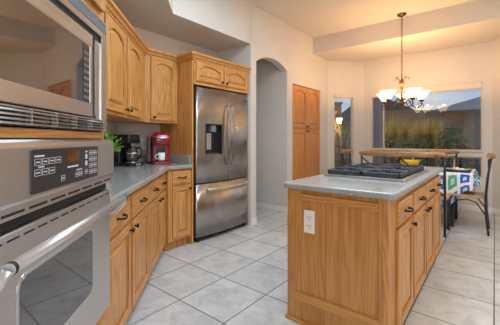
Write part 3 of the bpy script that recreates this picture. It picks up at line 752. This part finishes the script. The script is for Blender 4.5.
# plant
pp = LA(2.05, -.745, .914)
pl = thing('potted_plant', 'bushy bright green plant in a pot behind the edge of the oven', 'plant', pp, 0)
MB().lathe([(.001, 0), (.036, 0), (.045, .10), (.048, .12), (.042, .12), (.04, .105), (.001, .10)], (0, 0, 0), 20).build('pot', POT, pl)
fo = MB()
for i in range(120):
    th = random.uniform(0, 2*PI); ph = random.uniform(-.15, 1.4); rr = random.uniform(.4, 1.0)*.118
    c = Vector((math.cos(th)*math.cos(ph)*rr, math.sin(th)*math.cos(ph)*rr, .215+math.sin(ph)*rr*.85))
    d = (c-Vector((0, 0, .15))).normalized(); d = (d+Vector((random.uniform(-.5, .5), random.uniform(-.5, .5), random.uniform(-.3, .4)))).normalized()
    s_ = d.orthogonal().normalized(); s_ = Matrix.Rotation(random.uniform(0, 6.28), 3, d) @ s_; u_ = d.cross(s_)
    L = random.uniform(.024, .04); wd = L*.36
    pts = [c, c+d*L*.4+s_*wd+u_*.003, c+d*L-u_*.006, c+d*L*.4-s_*wd+u_*.003]
    v = [fo.bm.verts.new(p) for p in pts]; mid = fo.bm.verts.new(c+d*L*.45-u_*.002)
    for a in range(4): fo.bm.faces.new((v[a], v[(a+1) % 4], mid)).smooth = True
fo.build('foliage', LEAF, pl)
stm = MB()
for i in range(9):
    th = i*2*PI/9; stm.tube([(0.01*math.cos(th), .01*math.sin(th), .10), (.03*math.cos(th), .03*math.sin(th), .16), (.07*math.cos(th), .07*math.sin(th), .22)], .0018, 5)
stm.build('stem', LEAF, pl)

# ------------------------------------------------------------------ dining set
TX0, TX1, TY0, TY1, TZ = -1.72, -.22, 4.84, 5.62, .755
tb = thing('dining_table', 'rectangular dining table under the patchwork tablecloth by the window', 'table', ((TX0+TX1)/2, (TY0+TY1)/2, 0), 0)
hx, hy_ = (TX1-TX0)/2, (TY1-TY0)/2
MB().box(-hx+.01, hx-.01, -hy_+.01, hy_-.01, TZ-.035, TZ-.004).build('tabletop', SEATW, tb, .004, 2)
for sx in (-1, 1):
    for sy in (-1, 1):
        MB().box(sx*(hx-.24)-.025, sx*(hx-.24)+.025, sy*(hy_-.13)-.025, sy*(hy_-.13)+.025, 0, TZ-.035).build('leg', BLACK, tb, .004, 1)
# cloth: height-field draped over the edges with an unrolled UV
def tablecloth():
    m = MB(); uvl = m.bm.loops.layers.uv.new('UVMap'); D = .23
    W, L = TX1-TX0, TY1-TY0; nx, ny = 64, 44
    us = [-D+(W+2*D)*i/nx for i in range(nx+1)]; vs = [-D+(L+2*D)*j/ny for j in range(ny+1)]
    V = []
    for u in us:
        col = []
        for v in vs:
            ox = -u if u < 0 else (u-W if u > W else 0); oy = -v if v < 0 else (v-L if v > L else 0)
            sx = -1 if u < 0 else 1; sy = -1 if v < 0 else 1
            x = min(max(u, 0), W); y = min(max(v, 0), L); drop = 0
            rip = .014*math.sin(u*21+v*17)
            if ox > 0 and oy > 0:                       # free corner falls in a fold, pointing down
                drop = math.hypot(ox, oy); ang = math.atan2(oy, ox)
                x += sx*(.010+.10*math.sin(2*ang)*min(1, drop/.2)*.5); y += sy*(.010+.10*math.sin(2*ang)*min(1, drop/.2)*.5)
                if sx > 0 and sy < 0: drop *= .62
            elif ox > 0: drop = ox; x += sx*(.010+max(0, rip)*min(1, ox/.1))
            elif oy > 0:
                drop = oy; y += sy*(.010+max(0, rip)*min(1, oy/.1))
                if sy < 0 and W-.55 < u < W-.05: drop = oy*(1+1.1*math.sin(PI*(u-(W-.55))/.5)**2)   # the near hem hangs low in one swag
            col.append((m.bm.verts.new((TX0+x, TY0+y, TZ+.002-drop)), (u, v)))
        V.append(col)
    for i in range(nx):
        for j in range(ny):
            q = (V[i][j], V[i+1][j], V[i+1][j+1], V[i][j+1])
            f = m.bm.faces.new([k[0] for k in q]); f.smooth = True
            for lp, k in zip(f.loops, q): lp[uvl].uv = k[1]
    o = m.build('tablecloth', CLOTH)
    sm = o.modifiers.new('thickness', 'SOLIDIFY'); sm.thickness = .003; sm.offset = 1
    return o
tag(tablecloth(), 'white tablecloth with blue and green patchwork squares draped over the dining table', 'tablecloth')

def cross_chair(label, loc, rotz):
    """local: seat centre at origin, back at -y... faces +y"""
    t = thing('dining_chair', label, 'chair', loc, rotz, 'cross-back dining chairs')
    MB().prism(rrect(-.205, .205, -.19, .21, .05), .455, .48).build('seat', SEATW, t, .006, 2)
    for sx in (-1, 1):
        MB().tube([(sx*.20, -.225, 0), (sx*.20, -.20, .24), (sx*.20, -.195, .46), (sx*.198, -.215, .70), (sx*.195, -.25, .965)], .0135, 8).build('back_leg', BLACK, t)
        MB().tube([(sx*.19, .205, 0), (sx*.18, .18, .455)], .0135, 8).build('front_leg', BLACK, t)
        MB().tube([(sx*.20, -.19, .26), (sx*.20, -.10, .40), (sx*.195, 0, .43), (sx*.19, .10, .40), (sx*.185, .19, .26)], .008, 6).build('curved_brace', BLACK, t)
        MB().tube([(sx*.19, -.222, .93), (sx*.08, -.225, .75), (-sx*.08, -.20, .60), (-sx*.185, -.195, .485)], .008, 6).build('cross_bar', BLACK, t)
    m = MB(); rings = []
    for i in range(13):
        u = i/12*2-1; x = u*.24; y = -.25-.028*(1-u*u)+.03*abs(u)**3; h = .033*(1-.25*abs(u)**4); th = .018
        rings.append([(x, y+th*math.cos(a), .985+h*math.sin(a)) for a in [2*PI*k/12 for k in range(12)]])
    m.loft(rings, smooth=True).build('top_rail', PLANK, t)
    return t
cross_chair('cross-back chair with wooden top rail at the right end of the table', (-.285, 4.97, 0), PI/2)
c2 = cross_chair('cross-back chair with wooden top rail near the narrow window, left end of the table', (-1.80, 5.20, 0), -PI/2)
c3 = cross_chair('cross-back chair with wooden top rail on the window side of the table', (-.69, 5.80, 0), PI)
# bench with long plank back
bn = thing('dining_bench', 'long cross-back bench with a live-edge wooden back rail between island and table', 'bench', (-.975, 4.55, 0), 0)
HB = .50
MB().prism(rrect(-HB-.03, HB+.03, -.17, .21, .03), .45, .48).build('seat', SEATW, bn, .006, 2)
for x in (-HB, 0, HB):
    MB().tube([(x, -.185, 0), (x, -.17, .46), (x, -.19, .72), (x, -.21, .975)], .0145, 8).build('back_leg', BLACK, bn) if x != 0 else MB().tube([(x, -.165, .46), (x, -.19, .72), (x, -.21, .975)], .010, 8).build('back_post', BLACK, bn)
    if x != 0: MB().tube([(x, .20, 0), (x, .19, .45)], .0145, 8).build('front_leg', BLACK, bn)
for a, b in ((-HB, 0), (HB, 0)):
    MB().tube([(a, -.20, .95), ((a+b)/2, -.195, .73), (b, -.175, .50)], .010, 6).build('cross_bar', BLACK, bn)
    MB().tube([(b, -.20, .95), ((a+b)/2, -.195, .73), (a, -.175, .50)], .010, 6).build('cross_bar', BLACK, bn)
    MB().tube([(a, -.17, .28), (a, -.08, .41), (a, .02, .435), (a, .12, .41), (a, .195, .28)], .008, 6).build('curved_brace', BLACK, bn)
m = MB(); rings = []; nn = 28
for i in range(nn+1):
    u = i/nn*2-1; x = u*.53; y = -.215-.02*(1-u*u); e = (1-abs(u)**10*.65)
    h = (.041+.006*noise.noise((x*4, 1.3, 0)))*e; zc = 1.005+.006*noise.noise((x*3, 7, 0))+.004*u*u; th = .02*e
    rings.append([(x, y+th*math.cos(a)+.003*noise.noise((x*9, math.cos(a)*2, 3)), zc+h*math.sin(a)) for a in [2*PI*k/14 for k in range(14)]])
rl = m.loft(rings, smooth=True).build('back_rail', PLANK, bn)
kn = MB()
for x, z, r in ((-.32, 1.012, .008), (-.02, 1.02, .006), (.20, 1.015, .006), (.42, 1.0, .014)): kn.ball((x, -.215-.02*(1-(x/.53)**2)-.018, z), r, 8, 1.3, .35, .9)
kn.build('wood_knot', simple('knot_brown', (.13, .05, .02), .5), rl)

# things on the table
tz = TZ+.0055
bw = MB().lathe([(.001, .006), (.05, .004), (.06, 0), (.07, .01), (.12, .06), (.145, .115), (.14, .117), (.115, .065), (.065, .02), (.001, .014)], (0, 0, 0), 28).build('serving_bowl', YEL, None, loc=(-1.02, 5.16, tz))
tag(bw, 'round yellow serving bowl in the middle of the dining table', 'bowl')
def setting(x, y, rot, where):
    o = MB().prism(rrect(-.21, .21, -.15, .15, .02), 0, .004).build('placemat', NAVY, None, loc=(x, y, tz)); o.rotation_euler = (0, 0, rot)
    tag(o, 'dark navy placemat '+where, 'placemat', 'navy placemats on the table')
    o = MB().lathe([(.001, .004), (.07, .003), (.085, 0), (.13, .018), (.131, .021), (.085, .008), (.001, .007)], (0, 0, 0), 28).build('plate', PLATE, None, loc=(x, y, tz+.0045))
    tag(o, 'white dinner plate '+where, 'plate', 'white dinner plates')
    m = MB(); rings = []
    for k in range(9):
        u = k/8*2-1; wv = .07*(1-.5*math.exp(-(u*3)**2)); rings.append([(u*.10, -wv, .0), (u*.10, -wv*.4, .022+.012*abs(u)), (u*.10, wv*.3, .030*(1-.3*abs(u))), (u*.10, wv, .004)])
    o = m.loft(rings, smooth=True).build('napkin', simple('napkin_white', (.75, .74, .70), .9) if 'napkin_white' not in bpy.data.materials else bpy.data.materials['napkin_white'], None, loc=(x, y, tz+.0135)); o.rotation_euler = (0, 0, rot+.4)
    tag(o, 'folded white napkin lying on the plate '+where, 'napkin', 'folded napkins on the plates')
setting(-.40, 5.09, PI/2, 'by the chair at the right table end')
setting(-.72, 4.98, 0, 'near the bench, right')
setting(-1.33, 4.98, 0, 'near the bench, left')
def glass(x, y, where):
    o = thing('wine_glass', 'empty clear stemmed glass '+where, 'glass', (x, y, tz), 0, 'stemmed glasses on the table')
    cg = bpy.data.materials.get('clear_glass')
    if not cg:
        cg, t_, b_ = mat('clear_glass'); b_.inputs['Transmission Weight'].default_value = 1; b_.inputs['Roughness'].default_value = 0.02; b_.inputs['IOR'].default_value = 1.3
    MB().lathe([(.001, 0), (.034, .0), (.034, .003), (.006, .006), (.004, .06)], (0, 0, 0), 16).build('foot', cg, o)
    MB().lathe([(.004, .06), (.03, .085), (.038, .12), (.034, .165), (.0325, .165), (.036, .12), (.028, .088), (.002, .064)], (0, 0, 0), 16).build('bowl', cg, o)
glass(-.66, 5.30, 'on the window side of the yellow bowl, to its right')
glass(-1.36, 5.28, 'to the left of the yellow bowl')

# ------------------------------------------------------------------ chandelier
CH = Vector((-1.09, 4.975, ZC))
ch = thing('chandelier', 'five-light bronze chandelier with alabaster bell shades hanging over the dining table', 'chandelier', CH, 0)
z = lambda a: (a if a > 2.5 else a-.018)-ZC
MB().lathe([(.001, z(3.045)), (.02, z(3.05)), (.06, z(3.07)), (.066, z(3.089))], (0, 0, 0), 24).build('canopy', BRONZE, ch)
m = MB(); zz = 2.19; k = 0
while zz < 3.04:
    pts = []
    for i in range(11):
        a = 2*PI*i/10; x = .0095*math.cos(a); h = .021*math.sin(a)
        pts.append((x, 0, z(zz+.0)+h) if k % 2 == 0 else (0, x, z(zz)+h))
    m.tube(pts, .0032, 5, cap=False); zz += .034; k += 1
m.tube([(0.003, 0, z(2.18)), (0.003, 0.002, z(3.05))], .0022, 5)
m.build('chain', BRONZE, ch)
MB().lathe([(.001, z(1.66)), (.012, z(1.665)), (.02, z(1.69)), (.012, z(1.71)), (.03, z(1.735)), (.042, z(1.76)), (.03, z(1.79)), (.016, z(1.81)), (.016, z(1.93)), (.028, z(1.96)), (.016, z(1.99)), (.022, z(2.03)), (.034, z(2.06)), (.02, z(2.10)), (.008, z(2.13)), (.006, z(2.19))], (0, 0, 0), 18).build('column', BRONZE, ch)
fwd = Vector((-math.sin(YAW), math.cos(YAW), 0)); base = math.atan2(-fwd.y, -fwd.x)
for i in range(5):
    a = base+math.radians(4+72*i); dx, dy = math.cos(a), math.sin(a)
    P = lambda r, zz_: (dx*r, dy*r, z(zz_))
    am_ = MB()
    am_.tube([P(.02, 1.80), P(.06, 1.84), P(.10, 1.80), P(.13, 1.73), P(.19, 1.685), P(.25, 1.70), P(.275, 1.75), P(.27, 1.785)], .0075, 8)
    sp = [P(.25+.045*math.cos(t_)*(1-t_/9), 1.72+.045*math.sin(t_)*(1-t_/9)) for t_ in [q_*.45-1.2 for q_ in range(16)]]
    am_.tube(sp, .005, 6)
    sp = [P(.085+.035*math.cos(t_)*(1-t_/9), 1.775+.035*math.sin(t_)*(1-t_/9)) for t_ in [q_*.45 for q_ in range(15)]]
    am_.tube(sp, .0045, 6)
    ao = am_.build('arm', BRONZE, ch)
    sp = [P(.012+.06*math.sin(q_/11*PI*.9), 2.03+.11*q_/11) for q_ in range(10)]+[P(.10, 2.135), P(.108, 2.115), P(.096, 2.105)]
    MB().tube([P(.015, 2.00), P(.03, 2.06), P(.045, 2.12), P(.07, 2.155), P(.095, 2.15), P(.103, 2.125), P(.09, 2.112)], .005, 6).build('scroll', BRONZE, ch)
    MB().lathe([(.001, z(1.775)), (.028, z(1.78)), (.034, z(1.80)), (.026, z(1.815))], (dx*.27, dy*.27, 0), 16).build('socket_cup', BRONZE, ao)
    MB().lathe([(.022, z(1.806)), (.036, z(1.818)), (.054, z(1.85)), (.078, z(1.889)), (.112, z(1.924)), (.117, z(1.929)), (.111, z(1.927)), (.071, z(1.889)), (.048, z(1.853)), (.033, z(1.823)), (.020, z(1.814))], (dx*.27, dy*.27, 0), 28).build('glass_shade', SHADE, ao)
    l = bpy.data.lights.new('bulb', 'POINT'); l.energy = 17.0; l.color = (1.0, 0.58, 0.27); l.shadow_soft_size = .03
    lo = bpy.data.objects.new('bulb', l); C.objects.link(lo); lo.parent = ch; lo.location = (dx*.27, dy*.27, z(1.93))
# roller blinds gathered at the window heads
def blind(org, a, b, z0, z1, label):
    p, d, n = org
    t = thing('roller_blind', label, 'blind', p+d*a+Vector((0, 0, z0)), math.atan2(d.y, d.x))
    MB().box(.004, b-a-.004, -.012, .028, .02, z1-z0-.004).build('valance', BLIND, t, .004, 2)
    MB().box(.008, b-a-.008, 0.0, .018, 0, .022).build('bottom_bar', FRAMEW, t, .003, 1)
blind(pW, .14, 1.93, 2.035, 2.16, 'rolled-up cream blind across the head of the wide dining window')
blind(pL, .137, .55, 2.04, 2.125, 'rolled-up cream blind at the head of the narrow angled window')

# ------------------------------------------------------------------ outside
GR = simple('patio_ground', (0.16, 0.135, 0.115), .9, var=.3, scale=3)
struct('ground', MB().box(-30, 20, 6.75, 45, -.30, -.12).box(-30, -3.3, 6.0, 6.75, -.30, -.12), GR)
STUC = simple('stucco_tan', (0.32, 0.24, 0.17), .95, var=.15, scale=2)
ROOF = simple('roof_grey', (0.26, 0.28, 0.30), .9, var=.2, scale=5)
ROOFD = simple('roof_dark', (0.045, 0.05, 0.055), .9, var=.2, scale=5)
WALLG = simple('house_grey', (0.15, 0.165, 0.19), .9, var=.08, scale=2)
GOLD = simple('golden_grass', (0.80, 0.54, 0.13), .9, var=.4, scale=3)
GRN = simple('shrub_green', (0.09, 0.17, 0.05), .8, var=.5, scale=6)
ROCK = simple('garden_rock', (0.27, 0.24, 0.22), .9, var=.3, scale=4)
def at(px, dep):                                            # ground point seen in pixel column px at a depth
    lat = (px-250)/301.38*dep
    return (-math.sin(YAW)*dep+math.cos(YAW)*lat, math.cos(YAW)*dep+math.sin(YAW)*lat)
def zat(py, dep): return 1.2+(139.2-py)/301.38*dep
# patio column outside the big window's left edge
c_ = at(377.5, 8.3); o = MB().box(-.13, .13, -.13, .13, -.12, 2.9).box(-.17, .17, -.17, .17, -.12, .12).box(-.16, .16, -.16, .16, 2.75, 2.95).build('patio_column', simple('column_stucco', (.26, .24, .26), .9), None, .01, 2, loc=(c_[0], c_[1], 0))
tag(o, 'square grey patio column outside the left edge of the wide window', 'column')
# neighbour houses
def house(name, label, px0, px1, dep0, dep1, zw, zr, wm, rm, over=.5, ridge_end=0.35):
    a, b = Vector((*at(px0, dep0), 0)), Vector((*at(px1, dep1), 0)); d = (b-a); L = d.length
    t = thing(name, label, 'house', (a.x, a.y, -.12), math.atan2(d.y, d.x))
    D = 7.0
    MB().box(0, L, 0, D, 0, zw+.12).build('wall', wm, t)
    e = zw+.12
    base_ = [(-over, -over, e), (L+over, -over, e), (L+over, D+over, e), (-over, D+over, e)]
    k = L*ridge_end
    m = MB(); v = [m.bm.verts.new(p) for p in base_]; r0 = m.bm.verts.new((k, D/2, zr)); r1 = m.bm.verts.new((L-k, D/2, zr))
    for f_ in ((v[0], v[1], r1, r0), (v[1], v[2], r1), (v[2], v[3], r0, r1), (v[3], v[0], r0), (v[3], v[2], v[1], v[0])): m.bm.faces.new(f_)
    m.build('roof', rm, t)
    MB().box(L*.3, L*.3+1.0, -.03, .02, 1.0, 2.1).build('window', simple('dark_pane', (.03, .035, .04), .1) if 'dark_pane' not in bpy.data.materials else bpy.data.materials['dark_pane'], t)
    return t
house('house', 'dark-roofed house beyond the garden, left of the chandelier reflection', 374, 416, 17, 17, zat(117, 17), zat(99, 17)+.9, STUC, ROOFD, .6)
house('house', 'grey house with long sloping roof beyond the garden on the right', 456, 600, 13, 10.0, zat(112, 13), zat(93, 13)+.7, WALLG, ROOF, .9, .48)
# garden wall
a, b = at(368, 13.5), at(476, 12.5)
d = Vector((b[0]-a[0], b[1]-a[1], 0))
o = MB().box(0, d.length, 0, .2, -.15, zat(112, 13)).box(-.03, d.length+.03, -.04, .24, zat(112, 13), zat(112, 13)+.08).build('garden_wall', STUC, None, loc=(a[0], a[1], 0)); o.rotation_euler = (0, 0, math.atan2(d.y, d.x))
tag(o, 'low tan garden wall behind the golden grasses', 'wall')
def grass(px, dep, h, r, label):
    m = MB(); x, y = at(px, dep)
    for i in range(230):
        th = random.uniform(0, 2*PI); l = random.uniform(.05, r); hh = h*random.uniform(.6, 1.05); s_ = random.uniform(.012, .022)
        b0 = Vector((math.cos(th)*.1*random.random(), math.sin(th)*.1*random.random(), 0)); tip = Vector((math.cos(th)*l, math.sin(th)*l, hh)); mid = (b0+tip)*.5+Vector((0, 0, hh*.12))
        n_ = Vector((-math.sin(th+.8), math.cos(th+.8), 0))*s_
        v = [m.bm.verts.new(p) for p in (b0-n_, b0+n_, mid+n_, mid-n_, tip)]
        m.bm.faces.new(v[:4]); m.bm.faces.new((v[3], v[2], v[4]))
    o = m.build('ornamental_grass', GOLD, None, loc=(x, y, -.12)); tag(o, label, 'grass', 'golden grasses along the garden wall')
gl_ = ['left end of the row, beside the patio column', 'second from the left', 'middle of the row', 'second from the right', 'right end of the row']
for i, px in enumerate((390, 402.5, 415, 427.5, 440)):
    grass(px, 11.2+.5*(i % 2), zat(116+2*(i % 3), 11.2)+.12, .32, 'tall golden ornamental grass clump by the garden wall, '+gl_[i])
def shrub(px, dep, zt, r, label, mt):
    x, y = at(px, dep); H = zt+.12; r *= .82
    t = thing('shrub', label, 'shrub', (x, y, -.12), 0, 'shrubs in the garden bed')
    m = MB()
    for i in range(420):
        v_ = Vector((random.gauss(0, 1), random.gauss(0, 1), random.gauss(0, 1))).normalized()*random.uniform(.6, 1)
        c = Vector((v_.x*r, v_.y*r, H*.55+v_.z*H*.45)); s_ = random.uniform(.03, .055)
        d_ = Vector((random.gauss(0, 1), random.gauss(0, 1), random.gauss(0, 1))).normalized(); e_ = d_.orthogonal().normalized()
        vv = [m.bm.verts.new(p) for p in (c-d_*s_, c+e_*s_*.5, c+d_*s_, c-e_*s_*.5)]; m.bm.faces.new(vv)
    m.build('foliage', mt, t)
    m = MB()
    for i in range(5): m.tube([(0, 0, 0), (random.uniform(-.3, .3)*r, random.uniform(-.3, .3)*r, H*.4), (random.uniform(-.7, .7)*r, random.uniform(-.7, .7)*r, H*.8)], .012, 5)
    m.build('stem', simple('twig', (.08, .05, .03), .9) if 'twig' not in bpy.data.materials else bpy.data.materials['twig'], t)
GRN2 = simple('shrub_olive', (0.25, 0.25, 0.07), .8, var=.5, scale=6)
for px, dep, py, r, nm, mt_ in ((374, 8.9, 128, .22, 'small olive shrub beside the patio column', GRN2), (386, 9.5, 133, .32, 'low dark shrub in front of the leftmost golden grass', GRN), (400, 9.3, 135, .3, 'low olive shrub in front of the golden grasses, left of centre', GRN2), (413, 9.2, 134, .28, 'round dark shrub in the middle of the garden bed', GRN),
                           (427, 9.4, 133, .3, 'low dark shrub in front of the golden grasses, right of centre', GRN), (447, 9.0, 122, .36, 'tall dark shrub in front of the grey house', GRN), (460, 8.6, 128, .32, 'olive shrub at the right end of the garden bed', GRN2), (342, 9.0, 120, .4, 'leafy shrub outside the narrow angled window', GRN2)):
    shrub(px, dep, zat(py, dep), r, nm, mt_)
# rock edging of the bed
pos = ['left end', 'second from the left', 'third from the left', 'fourth from the left', 'fifth from the left', 'sixth from the left', 'right end']
for i, px in enumerate((384, 394, 405, 416, 426, 437, 449)):
    x, y = at(px, 8.75); m = MB(); vs = m.ico((0, 0, .14), .19)
    for v in vs: v.co += v.co.normalized()*.07*noise.noise(v.co*5+Vector((i*3.1, 0, 0))); v.co.z = max(0, v.co.z*.95)
    o = m.build('garden_rock', ROCK, None, loc=(x, y, -.12)); tag(o, 'rounded grey-brown rock edging the garden bed, '+pos[i], 'rock', 'rocks edging the garden bed')
# patio wall with a lit lantern seen through the narrow window
c_ = at(331, 9.6); d_ = at(341.5, 9.6); dv = Vector((d_[0]-c_[0], d_[1]-c_[1], 0))
o = MB().box(0, dv.length, 0, .3, -.15, zat(104, 9.6)).box(-.03, dv.length+.03, -.03, .33, zat(104, 9.6), zat(104, 9.6)+.06).build('patio_pier', simple('pier_tan', (.42, .27, .13), .95, var=.2, scale=6), None, loc=(c_[0], c_[1], 0)); o.rotation_euler = (0, 0, math.atan2(dv.y, dv.x))
tag(o, 'tan masonry pier carrying the lit lantern outside the narrow angled window', 'pier')
lx, ly = at(339.3, 9.35); lz = zat(121, 9.35)
lt = thing('patio_lantern', 'lit outdoor lantern seen through the narrow angled window', 'lantern', (lx, ly, lz), math.atan2(dv.y, dv.x))
LIT, t_, b_ = mat('lantern_glow'); b_.inputs['Base Color'].default_value = (.9, .75, .5, 1); b_.inputs['Emission Color'].default_value = (1, .78, .45, 1); b_.inputs['Emission Strength'].default_value = 5.0
MB().loft([[(-.05, -.05, -.09), (.05, -.05, -.09), (.05, .05, -.09), (-.05, .05, -.09)], [(-.075, -.075, .09), (.075, -.075, .09), (.075, .075, .09), (-.075, .075, .09)]]).build('glass_body', LIT, lt)
MB().loft([[(-.11, -.11, .09), (.11, -.11, .09), (.11, .11, .09), (-.11, .11, .09)], [(-.02, -.02, .15), (.02, -.02, .15), (.02, .02, .15), (-.02, .02, .15)]]).build('cap', BRONZE, lt)
MB().tube([(0, 0, .15), (0, .06, .22), (0, .18, .22), (0, .235, .16)], .012, 8).build('wall_arm', BRONZE, lt)
MB().box(-.055, .055, -.055, .055, -.11, -.09).build('base_plate', BRONZE, lt)
l = bpy.data.lights.new('lantern_bulb', 'POINT'); l.energy = 14; l.color = (1, .65, .3); l.shadow_soft_size = .05
lo = bpy.data.objects.new('lantern_bulb', l); C.objects.link(lo); lo.parent = lt; lo.location = (0, -.05, -.16)
